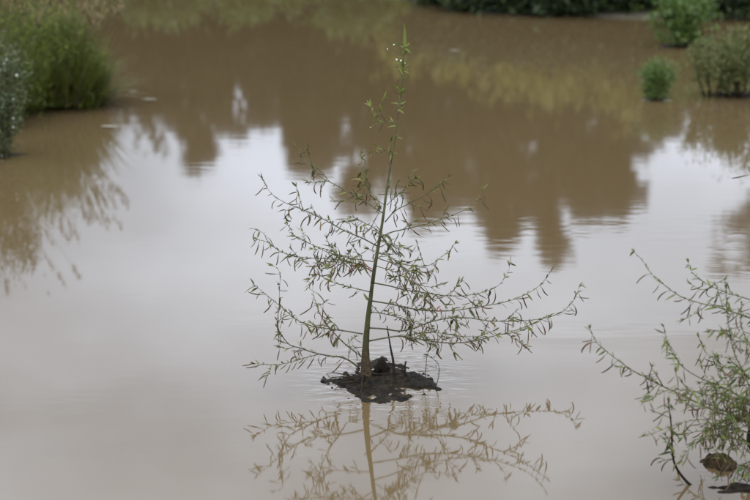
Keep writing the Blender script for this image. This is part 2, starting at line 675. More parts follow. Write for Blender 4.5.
def path(pix, y0, y1):                        # traced pixels, distance running from y0 to y1
    n = len(pix) - 1
    return [at(x, y, SY + y0 + (y1 - y0) * (i / n)) for i, (x, y) in enumerate(pix)]


tr = path([(367, 386), (366, 372), (365.5, 358), (366, 342), (368, 318), (371, 295), (374, 272), (378, 248), (383, 218),
           (386, 195), (390, 168), (395, 138), (398, 115), (400.5, 95), (403, 75), (403.5, 62), (404, 48)], 0, 0.0)
rp = [10, 7.4, 5.6, 4.3, 3.3, 2.7, 2.4, 2.1, 1.75, 1.5, 1.25, 1.0, 0.85, 0.75, 0.6, 0.5, 0.3]
PXM = SY / FPX * 1.02
trs = spline(tr, 4)
rad = []
for i in range(len(trs)):
    k = min(i / 4, len(rp) - 1)
    a = int(k)
    bq = min(a + 1, len(rp) - 1)
    rr = (rp[a] + (rp[bq] - rp[a]) * (k - a)) * PXM * 0.78
    rad.append(rr * (1 + 0.07 * noise.noise(Vector((i * 0.7, 1, 2)))))
b = MB()
cut = 22
b.tube(trs[:cut + 1], rad[:cut + 1], 14)
for k, v in enumerate(b.v):                   # fluted foot
    p = Vector(v)
    q = max(0.0, 1 - p.z / 0.10)
    a = math.atan2(p.y - SB.y, p.x - SB.x)
    s_ = 1 + 0.22 * q * math.sin(a * 5 + 1) + 0.04 * noise.noise(p * 60)
    cxy = Vector((SB.x, SB.y, 0))
    b.v[k] = (cxy.x + (p.x - cxy.x) * s_, cxy.y + (p.y - cxy.y) * s_, p.z)
b.build('trunk', M['trunk'], sap)
b = MB()
b.tube(trs[cut:], rad[cut:], 8)
o = b.build('leader_stem', M['twig'], sap)
for k in range(24):                           # roots wandering over the mud
    a = k * 2.399 + rnd(-0.2, 0.2)
    l = rnd(0.06, 0.17)
    p0 = Vector((SB.x, SB.y + 0.01, 0))
    r0 = rnd(0.0015, 0.0060)
    dv = Vector((math.cos(a), math.sin(a), 0))
    lt = Vector((-dv.y, dv.x, 0))
    z0 = rnd(0.010, 0.040) if r0 > 0.004 else rnd(0.008, 0.02)
    q = spline([p0 + dv * 0.008 + Vector((0, 0, z0)), p0 + dv * l * 0.3 + lt * rnd(-0.01, 0.01) + Vector((0, 0, z0 * 0.72)),
                p0 + dv * l * 0.65 + lt * rnd(-0.03, 0.03) + Vector((0, 0, rnd(0.004, 0.016))), p0 + dv * l + lt * rnd(-0.05, 0.05) + Vector((0, 0, -0.004))], 4)
    b = MB()
    b.tube(q, [r0 * (1 - 0.75 * i / (len(q) - 1)) for i in range(len(q))], 6)
    b.build('root', M['bark_low'], sap)

# traced boughs: pixels from the trunk outwards, depth at the tip, foot radius in mm, twigs, density
BOUGHS = [
    ([(383, 213), (372, 206), (358, 197), (345, 190), (334, 184), (322, 178), (312, 168), (303, 158), (297, 147)], 0.10, 2.2, 5, 0.024),
    ([(377, 246), (362, 238), (345, 231), (327, 221), (310, 213), (296, 207), (282, 201), (270, 192), (262, 178)], -0.06, 2.4, 5, 0.024),
    ([(374, 272), (352, 262), (330, 259), (308, 258), (290, 255), (278, 250), (268, 241), (263, 233), (254, 229)], -0.16, 2.2, 8, 0.021),
    ([(376, 262), (345, 257), (327, 252), (315, 246), (300, 239), (292, 232), (286, 222)], 0.18, 1.9, 7, 0.022),
    ([(370, 292), (350, 287), (335, 283), (320, 275), (312, 267), (306, 262)], 0.12, 1.9, 4, 0.022),
    ([(363, 334), (345, 331), (330, 329), (312, 326), (297, 320), (285, 310), (275, 302), (262, 291), (254, 285)], 0.02, 2.6, 7, 0.019),
    ([(362, 357), (345, 344), (335, 334), (325, 322), (320, 314), (316, 303), (313, 292), (313, 283)], -0.14, 2.2, 5, 0.022),
    ([(360, 369), (350, 361), (340, 357), (330, 356), (315, 353), (300, 348), (290, 345), (283, 337), (277, 325), (279, 309)], -0.10, 3.2, 3, 0.021),
    ([(320, 354), (308, 357), (295, 361), (282, 364), (270, 365), (261, 364), (253, 364)], -0.16, 1.7, 1, 0.021),
    ([(279, 304), (279.5, 290), (280, 278), (278, 269), (271, 265)], 0.03, 1.1, 0, 0.03),
    ([(385, 222), (395, 211), (408, 204), (422, 197), (435, 188), (450, 176)], -0.14, 2.0, 2, 0.025),
    ([(387, 205), (396, 196), (404, 190), (410, 180), (413, 170)], 0.12, 1.4, 4, 0.014),
    ([(381, 237), (392, 232), (410, 228), (430, 223), (445, 218), (460, 212), (470, 207), (478, 199), (483, 190)], 0.08, 2.3, 3, 0.025),
    ([(377, 258), (390, 262), (402, 264), (415, 266), (430, 265), (440, 258), (450, 250), (455, 243)], 0.22, 2.0, 6, 0.022),
    ([(374, 283), (390, 286), (405, 290), (420, 292), (440, 295), (460, 296), (475, 294), (490, 290), (500, 284), (508, 272), (510, 263)], 0.10, 2.5, 6, 0.022),
    ([(372, 301), (385, 303), (400, 306), (420, 310), (445, 311), (465, 309), (490, 305), (505, 302), (520, 297), (535, 289), (545, 280), (552, 270)], 0.00, 2.8, 8, 0.020),
    ([(370, 328), (385, 329), (400, 331), (415, 328), (430, 322), (450, 318), (470, 318), (490, 321), (520, 321), (545, 318), (560, 313), (570, 305), (576, 296), (580, 285)], 0.26, 3.0, 9, 0.018),
    ([(369, 341), (385, 338), (400, 336), (415, 338), (430, 341), (450, 343), (475, 341), (490, 337), (510, 332), (530, 325), (542, 319), (553, 314)], -0.14, 3.0, 9, 0.017),
    ([(404, 336), (420, 333), (440, 333), (460, 336), (480, 336), (495, 330)], 0.10, 1.6, 6, 0.018),
    ([(378, 252), (392, 258), (405, 270), (415, 284), (420, 296)], -0.22, 1.6, 5, 0.018),
    ([(376, 266), (395, 272), (412, 282), (430, 287), (444, 284)], -0.26, 1.6, 5, 0.020),
    ([(375, 270), (362, 265), (346, 263), (332, 262), (322, 266)], -0.26, 1.6, 7, 0.016),
    ([(380, 232), (371, 226), (362, 222), (352, 217), (344, 221)], -0.18, 1.5, 5, 0.018),
    ([(385, 205), (377, 200), (369, 192), (363, 180), (361, 166), (361, 150)], 0.16, 1.6, 5, 0.018),
    ([(393, 155), (386, 151), (379, 147), (372, 152)], -0.08, 1.2, 1, 0.02),
    ([(397, 122), (389, 122), (380, 121), (373, 114), (370, 104)], 0.08, 1.1, 2, 0.022),
    ([(381, 235), (389, 244), (399, 246), (410, 250)], 0.26, 1.4, 5, 0.018),
    ([(371, 312), (385, 314), (400, 318), (415, 322), (428, 318)], 0.24, 1.7, 6, 0.018),
]
for k, (pix, dy, r0, ntw, step) in enumerate(BOUGHS):
    off = 0.0
    if k == 8:
        off = -0.045
    if k == 18:
        off = -0.03
    P = path(pix, off, dy)
    q = spline(P, 4)
    S = arclen(q)
    b = MB()
    b.tube(q, [max(0.0005, (r0 * 0.00088) * (1 - 0.82 * s / S[-1])) for s in S], 6)
    b.build('branch', M['bark'] if r0 > 2.1 else M['twig'], sap)
    high = pix[0][1] < 215
    lv = YOUNG if pix[0][1] < 160 else LEAF
    dress(fo, q, 0.12 if r0 < 2 else 0.16, step, lv, True, 1.0, pod_p=0.35 if high else 0.6)
    twigs(sap, fo, q, ntw, leaves=lv)
# sprays on the leader
S = arclen(trs)
for py, n_, sgn in ((150, 2, 1), (138, 2, -1), (128, 2, 1), (112, 3, 1), (104, 3, -1), (96, 3, 1), (88, 4, -1), (80, 4, 1), (72, 4, -1), (64, 4, 1), (56, 3, -1), (48, 5, 1)):
    p = min(trs, key=lambda v: abs(v.z - at(400, py, SY).z))
    for _ in range(n_ + (3 if py < 100 else 2)):
        dd = Vector((sgn * rnd(-0.6, 1), rnd(-1, 1), rnd(-0.1, 0.95)))
        sz = rnd(0.012, 0.034)
        fo.put('leaf', random.choice(YOUNG), frame(p, dd, s=sz, roll=rnd(-1, 1)), sz)
    if py < 130:
        dd = Vector((-sgn * rnd(0.4, 1), rnd(-1, 1), rnd(0.1, 0.8)))
        fo.put('seed_pod', random.choice(POD), frame(p, dd, s=rnd(0.02, 0.034)), 0.03)
# long pale shoots by the top blossoms
for (a0, a1) in (((398, 66), (379, 78)), ((398, 66), (404, 77)), ((405, 55), (404, 28)), ((404, 45), (393, 41))):
    A, B_ = at(*a0, SY), at(*a1, SY + rnd(-0.03, 0.03))
    fo.put('leaf', random.choice(YOUNG), frame(A, B_ - A, s=(B_ - A).length) @ Matrix.Diagonal((1, 0.5, 1, 1)), 0.05)


def blossom(p, s, foot):
    """small five petalled flower on a thin stalk"""
    b = MB()
    tilt = Matrix.Rotation(rnd(-0.7, 0.7), 3, 'X') @ Matrix.Rotation(rnd(-0.8, 0.8), 3, 'Z')
    for k in range(5):
        a = k * 2 * math.pi / 5 + rnd(-0.15, 0.15)
        d = tilt @ Vector((math.cos(a), -0.45, math.sin(a))).normalized()
        x = tilt @ Vector((-math.sin(a), 0, math.cos(a)))
        l = s * rnd(0.8, 1.15)
        b.add([p, p + d * l * 0.6 + x * l * 0.42, p + d * l, p + d * l * 0.6 - x * l * 0.42], [(0, 1, 2, 3)])
    o = b.build('flower', M['petal'], sap)
    sb = MB()
    q = spline([foot, foot.lerp(p, 0.6) + Vector((0, 0, 0.004)), p], 3)
    sb.tube(q, [0.0007] * len(q), 4)
    sb.build('flower_stalk', M['twig'], o, off=Vector(sap.location))


for (x, y, s, fx, fy) in ((396.5, 59.5, 0.0046, 403, 66), (401, 60.5, 0.0046, 403, 66), (394, 44.5, 0.0034, 404, 47), (405, 63, 0.0026, 403.5, 64), (387.5, 49, 0.0026, 403.5, 56),
                          (370.5, 127.5, 0.0024, 384, 122)):
    blossom(at(x, y, SY - 0.02), s * 0.75, at(fx, fy, SY))
# reddish withered leaves
wb_ = leaf_mesh('withered_leaf_shape', 1.0, 0.3, 0.5, 0.8, mat('withered_leaf_skin', (0.10, 0.026, 0.015), (0.17, 0.055, 0.03), 0.6, 40))
for (x, y, dx, dy) in ((439, 308, 1, 2), (441, 306, -2, 1.5), (362, 262, 2, 2), (357, 264, -2, 2), (352, 268, -2, 3), (366, 266, 2, 2)):
    A = at(x, y, SY - 0.1)
    B_ = at(x + dx * 4, y + dy * 3, SY - 0.11)
    o = bpy.data.objects.new('withered_leaf', wb_)
    COL.objects.link(o)
    o.parent = sap
    o.matrix_local = Matrix.Translation(-Vector(sap.location)) @ frame(A, B_ - A, s=0.024)
# side stems rising from the same mud
for (pix, y0, y1, r0, r1, mt) in (
        ([(395, 385), (394, 372), (393, 360), (391, 350), (389, 338), (387, 326)], -0.02, 0.02, 0.0060, 0.0016, 'bark_low'),
        ([(423, 389), (425, 378), (426, 367), (427, 356), (431, 344)], -0.06, 0.05, 0.0016, 0.0008, 'bark_low'),
        ([(433, 392), (437, 383), (439, 373), (438, 364), (432, 358), (426, 354)], -0.06, 0.02, 0.0015, 0.0007, 'bark_low'),
        ([(408, 378), (405, 372), (405, 366), (406, 361)], 0.02, 0.02, 0.0048, 0.0024, 'bark_low'),
        ([(404, 372), (401, 368), (398, 365), (395, 366)], 0.02, 0.04, 0.0018, 0.0010, 'bark_low')):
    q = spline(path(pix, y0, y1), 4)
    b = MB()
    b.tube(q, [(r0 + (r1 - r0) * i / (len(q) - 1)) * (1 + 0.15 * noise.noise(Vector((i * 0.9, r0 * 900, 0)))) for i in range(len(q))], 6)
    b.build('side_stem', M[mt], sap)
    if r1 < 0.001:
        dress(fo, q, 0.4, 0.03, LEAF, True, 0.7)
fo.finish()

# mud that carries it
c = gnd(380, 381)
mound('mud_mound', c.x + 0.004, c.y, 0.205, 0.215, 0.021, 1.3, M['mud'], 'dark wet mud mound with roots under the sapling in mid pond', lump=1.0, nr=60, na=150, foot=(SB.x + 0.01, SB.y + 0.01, 0.05, 0.011))
st = gnd(383, 377)
b = MB()
sv, sf = [], []
for i in range(13):
    for j in range(20):
        a, z = 2 * math.pi * j / 20, i / 12
        r = 0.026 * (1 - 0.72 * z ** 1.5) * (1 + 0.35 * noise.noise(Vector((math.cos(a) * 2, math.sin(a) * 2, z * 4))))
        sv.append(Vector((st.x + math.cos(a) * r * 1.2 - 0.006 * z, st.y + math.sin(a) * r, -0.01 + 0.068 * z + 0.012 * noise.noise(Vector((math.cos(a), math.sin(a), 3))))))
for i in range(12):
    for j in range(20):
        sf.append((i * 20 + j, i * 20 + (j + 1) % 20, (i + 1) * 20 + (j + 1) % 20, (i + 1) * 20 + j))
sf.append(tuple(12 * 20 + j for j in range(20)))
b.add(sv, sf)
o = b.build('stump', M['mud'], off=Vector((st.x, st.y, 0)))
tag(o, 'small jagged dark stump in the mud right beside the sapling trunk', 'stump')

# ------------------------------------------------------------------ shrub leaning in from the right
RB = gnd(772, 478)
RY = RB.y
shr = empty('leaning_shrub', (RB.x, RB.y, 0), 'leafy green shrub leaning over the water at the lower right edge', 'shrub')
f2 = Foliage(shr)


def rpath(pix, y0, y1):
    n = len(pix) - 1
    return [at(x, y, RY + y0 + (y1 - y0) * (i / n)) for i, (x, y) in enumerate(pix)]


q = spline(rpath([(772, 480), (762, 462), (750, 440), (757, 415), (768, 385), (775, 345), (778, 300), (776, 250)], 0, 0.12), 5)
b = MB()
b.tube(q, [0.0015 + 0.0125 * (1 - i / (len(q) - 1)) ** 1.4 for i in range(len(q))], 9)
b.build('trunk', M['bark_low'], shr)
dress(f2, q, 0.45, 0.02, SLEAF)
SH = [
    ([(756, 425), (735, 418), (715, 411), (700, 404), (680, 394), (660, 385), (645, 377), (630, 369), (615, 358), (600, 346), (593, 336), (590, 328)], 0.0, 0.0, 2.6, 6, 0.021),
    ([(762, 408), (745, 399), (720, 386), (700, 378), (683, 367), (672, 352), (667, 340), (663, 325)], 0.05, -0.1, 2.1, 5, 0.02),
    ([(775, 330), (750, 318), (720, 308), (700, 303), (680, 296), (663, 284), (650, 272), (642, 260), (632, 250)], 0.05, 0.10, 2.2, 3, 0.019),
    ([(778, 308), (760, 303), (745, 298), (725, 292), (705, 283), (692, 272), (688, 261)], 0.08, 0.28, 1.9, 3, 0.019),
    ([(760, 410), (752, 395), (745, 375), (735, 355), (730, 335), (727, 310), (726, 286)], 0.0, -0.15, 2.0, 5, 0.018),
    ([(758, 425), (735, 405), (712, 396), (690, 391), (672, 390), (655, 395), (643, 402)], -0.02, -0.24, 1.8, 7, 0.018),
    ([(754, 435), (735, 428), (715, 420), (695, 420), (675, 425), (657, 432), (643, 436)], 0.0, -0.20, 1.8, 6, 0.02),
    ([(752, 445), (740, 440), (722, 436), (703, 438), (688, 450), (680, 462)], 0.0, -0.26, 1.6, 6, 0.018),
    ([(768, 470), (750, 468), (738, 465), (728, 462), (720, 455), (712, 447)], 0.0, -0.22, 1.6, 6, 0.016),
    ([(768, 384), (750, 378), (735, 372), (715, 360), (704, 350), (698, 336)], 0.05, 0.20, 1.7, 6, 0.018),
    ([(760, 405), (748, 400), (732, 398), (714, 388), (704, 372), (700, 360)], 0.0, 0.12, 1.6, 7, 0.016),
    ([(776, 250), (766, 215), (757, 190), (749, 168)], 0.1, 0.16, 1.3, 0, 0.03),
    ([(771, 360), (757, 352), (746, 338), (741, 322), (742, 304)], 0.06, -0.12, 1.5, 6, 0.017),
    ([(760, 410), (746, 416), (730, 424), (712, 430), (694, 432), (680, 440)], 0.0, 0.14, 1.6, 6, 0.018),
    ([(756, 425), (740, 420), (722, 410), (700, 400), (686, 386)], 0.0, -0.3, 1.6, 7, 0.017),
    ([(775, 340), (790, 330), (808, 315), (825, 290), (835, 262)], 0.06, 0.0, 1.9, 4, 0.022),
    ([(760, 410), (785, 400), (810, 392), (835, 372), (850, 345)], 0.0, -0.1, 2.0, 5, 0.022),
    ([(772, 370), (790, 372), (815, 366), (840, 350)], 0.06, 0.3, 1.8, 5, 0.022),
    ([(778, 290), (795, 275), (805, 250), (810, 222)], 0.1, 0.2, 1.6, 3, 0.022),
]
for (pix, y0, y1, r0, ntw, step) in SH:
    q = spline(rpath(pix, y0, y1), 4)
    S = arclen(q)
    b = MB()
    b.tube(q, [max(0.0006, r0 * 0.001 * (1 - 0.8 * s / S[-1])) for s in S], 6)
    b.build('branch', M['twig'], shr)
    dress(f2, q, 0.06, step, SLEAF, True, 0.92, pod_p=0.32)
    twigs(shr, f2, q, int(ntw * 1.6) + 1, ln=(0.03, 0.09), f0=0.02, f1=0.7, leaves=SLEAF, size=0.85)
# the runner that dips to the water and rises
q = spline(rpath([(772, 484), (745, 488), (725, 491), (706, 491), (692, 486), (681, 475), (674, 462), (672, 445), (671, 425), (668, 400)], 0.0, -0.10), 5)
b = MB()
b.tube(q, [0.0062 - 0.005 * i / (len(q) - 1) for i in range(len(q))], 7)
b.build('runner_stem', M['bark_low'], shr)
dress(f2, q, 0.62, 0.016, SLEAF, True, 0.95, pod_p=0.3)
twigs(shr, f2, q, 6, f0=0.62, f1=0.95, leaves=SLEAF)
f2.finish()

c = gnd(722, 468)
mound('mud_clod', c.x, c.y + 0.03, 0.058, 0.055, 0.040, 4.2, M['drymud'], 'brown clod of earth poking from the water at the lower right', lump=0.45, nr=26, na=60)
c = gnd(752, 489)
mound('mud_mound', c.x + 0.05, c.y, 0.19, 0.045, 0.016, 7.7, M['mud'], 'low dark mud bar at the bottom right corner below the leaning shrub', lump=1.2, nr=30, na=90)
c = gnd(800, 478)
mound('mud_mound', c.x + 0.08, c.y + 0.05, 0.14, 0.12, 0.03, 2.7, M['mud'], 'dark mud carrying the leaning shrub at the right edge', lump=0.8)


# ------------------------------------------------------------------ grassy things
def blade(b, p, d, ln, wd, bend, tint, seg=4):
    """a grass blade arching over sideways"""
    side = Vector((-d.y, d.x, 0))
    side = side.normalized() if side.length > 1e-3 else Vector((1, 0, 0))
    hor = Vector((d.x, d.y, 0))
    hor = hor.normalized() if hor.length > 1e-3 else Vector((0, 1, 0))
    vs, cur, dd = [], p.copy(), d.normalized()
    for i in range(seg + 1):
        t = i / seg
        wv = wd * (1 - t) ** 0.7 * 0.5 + 0.0003
        vs += [cur - side * wv, cur + side * wv]
        dd = (dd + (hor * 0.6 - Vector((0, 0, 1))) * bend / seg).normalized()
        cur = cur + dd * ln / seg
    b.add(vs, [(2 * i, 2 * i + 1, 2 * i + 3, 2 * i + 2) for i in range(seg)], tint)
    return cur


def tussock(name, c, rx, ry, h, n, mt, label, cat, lean=0.45, bend=0.7, wd=0.005, group=None, seeds=0, straw=0.0, skew=Vector((0, 0, 0))):
    root = empty(name, c, label, cat, group)
    b, bs = MB(), MB()
    for _ in range(n):
        a, r = rnd(0, 6.283), math.sqrt(random.random())
        p = Vector((c.x + rx * r * math.cos(a), c.y + ry * r * math.sin(a), c.z - 0.01))
        d = Vector((math.cos(a) * r * lean + rnd(-0.22, 0.22), math.sin(a) * r * lean + rnd(-0.22, 0.22), 1)) + skew
        l = h * rnd(0.45, 1.05) * (1 - 0.25 * r)
        blade(bs if random.random() < straw else b, p, d.normalized(), l, wd * rnd(0.6, 1.3), bend * rnd(0.2, 1.3), random.random())
    o = b.build('blades', mt, root)
    o['kind'] = 'stuff'
    if bs.v:
        o = bs.build('dry_blades', M['straw'], root)
        o['kind'] = 'stuff'
    for _ in range(seeds):
        a, r = rnd(0, 6.283), math.sqrt(random.random()) * 0.8
        p = Vector((c.x + rx * r * math.cos(a), c.y + ry * r * math.sin(a), c.z))
        d = (Vector((math.cos(a) * 0.25, math.sin(a) * 0.25, 1)) + skew + rdir() * 0.12).normalized()
        l = h * rnd(0.9, 1.25)
        tip = p + d * l + Vector((d.x, d.y, 0)) * l * 0.35 - Vector((0, 0, l * 0.05))
        q = spline([p, p + d * l * 0.55, tip], 4)
        sb = MB()
        sb.tube(q, [0.0016 - 0.0008 * i / (len(q) - 1) for i in range(len(q))], 4)
        so_ = sb.build('seed_stalk', M['straw'], root)
        hb = MB()
        t = (q[-1] - q[-2]).normalized()
        for k in range(26):
            e = q[-1] + t * rnd(-0.07, 0.012)
            dv = (t * 0.5 + rdir() * 0.9).normalized()
            blade(hb, e, dv, rnd(0.015, 0.042), 0.008, 0.4, random.random(), 2)
        ho = hb.build('seed_head', M['seed'], so_, off=Vector(root.location))
    return root


def leafy(name, c, rx, ry, h, nst, nlf, mt, label, cat, lsize=0.03, lw=0.25, group=None, stem_r=0.003, stem_m='twig', spread=0.6, gap=0.25, flowers=0, low=0.12, parts=True, tri=False):
    """bush of upright stems with leaves spread through an uneven volume"""
    root = empty(name, c, label, cat, group)
    b = MB()
    fb = MB()
    seed = rnd(0, 50)
    for s in range(nst):
        a, r = rnd(0, 6.283), math.sqrt(random.random())
        p = Vector((c.x + rx * 0.35 * r * math.cos(a), c.y + ry * 0.35 * r * math.sin(a), c.z - 0.015))
        hh = h * rnd(0.6, 1.0) * (1 - 0.18 * r)
        tip = Vector((c.x + rx * r * math.cos(a) * rnd(0.6, 1.1), c.y + ry * r * math.sin(a) * rnd(0.6, 1.1), c.z + hh))
        q = spline([p, p.lerp(tip, 0.5) + rdir() * h * 0.06, tip], 4)
        sb = MB()
        sb.tube(q, [stem_r * (1 - 0.8 * i / (len(q) - 1)) for i in range(len(q))], 5)
        if parts:
            sb.build('stem', M[stem_m], root)
        else:
            fb.v += []
            b0 = len(fb.v)
            fb.add(sb.v, sb.f)
        S = arclen(q)
        for k in range(nlf // nst):
            f = rnd(low, 1) ** 0.8
            e, t = along(q, S, S[-1] * f)
            dv = (rdir() + t * 0.5)
            e = e + rdir() * spread * rx * rnd(0.05, 1) * (0.5 + 0.5 * f)
            if noise.noise(e * (2.2 / max(rx, 0.05)) + Vector((seed, 0, 0))) < gap - 0.5 or e.z < 0.01:
                continue
            l = lsize * rnd(0.6, 1.3)
            x = dv.normalized()
            y = x.cross(rdir()).normalized() * l * lw * 0.5
            if tri:
                b.add([e - y, e + y, e + x * l], [(0, 1, 2)], random.random())
            else:
                b.add([e, e + x * l * 0.45 + y, e + x * l, e + x * l * 0.45 - y], [(0, 1, 2, 3)], random.random())
    o = b.build('foliage', mt, root, smooth=False)
    o['kind'] = 'stuff'
    if not parts:
        fb.build('stems', M[stem_m], root)['kind'] = 'stuff'
    for _ in range(flowers):
        v = random.choice(b.v)
        p = Vector(v) + Vector((0, -0.02, 0.005))
        fl = MB()
        fs_ = rnd(0.003, 0.009)
        for k in range(7):
            a = k * 6.283 / 7
            d = Vector((math.cos(a), -0.5, math.sin(a))).normalized() * fs_
            x = Vector((-math.sin(a), 0, math.cos(a))) * 0.003
            fl.add([p, p + d * 0.6 + x, p + d, p + d * 0.6 - x], [(0, 1, 2, 3)])
        fl.build('flower', M['petal'], root)
    return root


# left islet
lc = gnd(20, 112)
o = mound('mud_mound', lc.x - 0.92, lc.y + 0.35, 1.35, 0.50, 0.07, 9.1, M['mud'], 'dark mud islet carrying the sedges on the left', lump=0.6, nr=20, na=70)
lc2 = gnd(-5, 168)
mound('mud_mound', lc2.x - 0.42, lc2.y + 0.30, 0.50, 0.30, 0.04, 5.1, M['mud'], 'low mud shelf at the left edge under the grey green bush', lump=0.5)
p = gnd(62, 104)
tussock('sedge_tussock', Vector((p.x, p.y, 0.02)), 0.18, 0.16, 0.46, 900, M['sedge'], 'bright green sedge tussock in the middle of the left islet', 'sedge', lean=0.75, bend=0.8, wd=0.007, straw=0.06)
p = gnd(24, 104)
tussock('sedge_tussock', Vector((p.x, p.y, 0.02)), 0.24, 0.18, 0.58, 1900, M['sedge'], 'tall green sedge tussock behind the grey green bush at the left edge', 'sedge', lean=0.6, bend=0.7, wd=0.007, straw=0.14)
p = gnd(88, 106)
tussock('wispy_grass', Vector((p.x, p.y, 0.01)), 0.10, 0.10, 0.46, 330, M['sedge'], 'wispy arching grass at the right end of the left islet', 'grass', lean=0.7, bend=0.9, wd=0.007, straw=0.35)
p = gnd(50, 107)
tussock('seeding_grass', Vector((p.x, p.y, 0.03)), 0.27, 0.14, 0.60, 900, M['sedge'], 'tall grass with rusty seed heads at the back of the left islet', 'grass', lean=0.5, bend=0.6, wd=0.007, seeds=80, straw=0.5)
p = gnd(-30, 125)
tussock('seeding_grass', Vector((p.x, p.y, 0.03)), 0.28, 0.25, 0.74, 700, M['sedge'], 'tall seeding grass at the far left edge behind the grey green bush', 'grass', lean=0.4, bend=0.5, wd=0.007, seeds=60, straw=0.4)
p = gnd(64, 107)
leafy('feathery_shrub', Vector((p.x, p.y, 0.02)), 0.21, 0.15, 0.60, 40, 9000, M['sedge'], 'feathery bright green shrub at the front of the left islet', 'shrub', lsize=0.045, lw=0.11, spread=0.6, gap=0.30, low=0.02, stem_r=0.002)
p = gnd(20, 114)
leafy('feathery_shrub', Vector((p.x, p.y, 0.02)), 0.28, 0.18, 0.72, 40, 9000, M['sedge'], 'taller feathery green shrub right behind the grey green bush', 'shrub', lsize=0.05, lw=0.11, spread=0.6, gap=0.30, low=0.02, stem_r=0.002)
p = gnd(93, 105)
leafy('wispy_shrub', Vector((p.x, p.y, 0.0)), 0.12, 0.11, 0.44, 9, 800, M['sedge'], 'thin wispy green shrub leaning out at the right end of the left islet', 'shrub', lsize=0.045, lw=0.10, spread=0.6, gap=0.25, low=0.2, stem_r=0.002)
p = gnd(-4, 158)
leafy('grey_green_bush', Vector((p.x, p.y, 0.02)), 0.22, 0.18, 0.66, 30, 9000, M['aster'], 'grey green glossy leaved bush with pale flecks at the left edge', 'bush', lsize=0.026, lw=0.28, spread=0.55, gap=0.3, flowers=34, low=0.04)

# right islets
p = gnd(655, 100)
leafy('round_bush', Vector((p.x, p.y, 0)), 0.135, 0.11, 0.29, 34, 3600, M['bushleaf'], 'small upright bright green bush standing alone in the water', 'bush', lsize=0.032, lw=0.16, spread=0.35, gap=0.1, low=0.03)
mound('mud_mound', p.x, p.y + 0.02, 0.11, 0.08, 0.012, 3.3, M['mud'], 'thin mud ring round the small bright green bush', lump=0.4)
p = gnd(687, 47)
leafy('leafy_bush', Vector((p.x, p.y, 0)), 0.28, 0.18, 0.50, 22, 4400, M['bushleaf'], 'mid green bush with spreading stems in front of the far bank', 'bush', lsize=0.045, lw=0.25, spread=0.4, gap=0.2, stem_m='bark_low', stem_r=0.005)
mound('mud_mound', p.x - 0.05, p.y + 0.03, 0.20, 0.12, 0.02, 6.3, M['mud'], 'dark mud patch under the mid green bush near the far bank', lump=0.5)
ol = ['leftmost', 'second from left', 'third from left', 'fourth from left']
for k, (x, y) in enumerate(((711, 96), (722, 96), (734, 97), (746, 97))):
    p = gnd(x, y)
    leafy('stemmed_bush', Vector((p.x, p.y, 0)), 0.19, 0.17, rnd(0.42, 0.50), 8, 2000, M['clumpleaf'],
          f'dull olive bush, {ol[k]} in the row on the right mud strip', 'bush', lsize=0.032, lw=0.22, group='olive bushes in a row on the right mud strip',
          stem_r=0.0055, stem_m='bark_low', spread=0.6, gap=0.18, low=0.26)
p = gnd(768, 97)
leafy('stemmed_bush', Vector((p.x, p.y, 0)), 0.26, 0.2, 0.56, 9, 3000, M['clumpleaf'], 'dull olive bush at the right edge, last of the row on the mud strip', 'bush', lsize=0.032, lw=0.22,
      group='olive bushes in a row on the right mud strip', stem_r=0.007, stem_m='bark_low', spread=0.45, gap=0.3, low=0.2)
p = gnd(752, 95)
mound('mud_mound', p.x, p.y + 0.03, 0.27, 0.10, 0.028, 8.3, M['mud'], 'dark mud strip under the row of olive bushes on the right', lump=0.5)

# floating dead leaves
dl = leaf_mesh('dead_leaf_shape', 1.0, 0.34, 0.02, 0.15, M['deadleaf'], 6)
for (x, y, l, a, lab) in ((142, 100, 0.095, 0.1, 'pale dead leaf floating left of mid pond, larger of two'), (129, 92, 0.055, 0.3, 'small pale dead leaf floating behind a larger one on the left'),
                          (100, 127, 0.11, -0.1, 'pale dead leaf floating at the edge of the left sky reflection'), (640, 101, 0.07, 0.0, 'pale scrap floating left of the small bright green bush'),
                          (662, 101.5, 0.07, 0.2, 'pale scrap floating right of the small bright green bush'), (449, 51, 0.09, 0.05, 'pale dead leaf floating far out right of the sapling top')):
    p = gnd(x, y)
    o = bpy.data.objects.new('floating_leaf', dl)
    COL.objects.link(o)
    o.matrix_world = Matrix.Translation(p + Vector((0, 0, 0.004))) @ Matrix.Rotation(a, 4, 'Z') @ Matrix.Scale(l, 4)
    tag(o, lab, 'leaf', 'dead leaves afloat on the pond')

# ------------------------------------------------------------------ far bank shrubs
ords = ['first', 'second', 'third', 'fourth', 'fifth', 'sixth', 'seventh', 'eighth', 'ninth', 'tenth', 'eleventh', 'twelfth', 'thirteenth', 'fourteenth', 'fifteenth', 'sixteenth', 'seventeenth', 'eighteenth', 'nineteenth']
k = 0
for x in (0.55, 0.80, 1.12, 1.42, 1.72, 2.05, 2.42, 2.72, 3.05, 3.35, 3.68, 4.0):
    y = shore(x) + (rnd(0.02, 0.15) if not 1.9 < x < 2.5 else rnd(0.2, 0.3))
    leafy('bank_shrub', Vector((x, y, ground_z(x, y))), rnd(0.34, 0.42), 0.28, rnd(0.36, 0.50), 10, 2600, M['bankleaf'],
          f'dark green shrub on the far bank, {ords[k]} from the left', 'shrub', lsize=0.075, lw=0.36, group='dark shrubs along the far bank', spread=0.6, gap=0.02, low=0.0, parts=True, stem_m='bark_low')
    k += 1
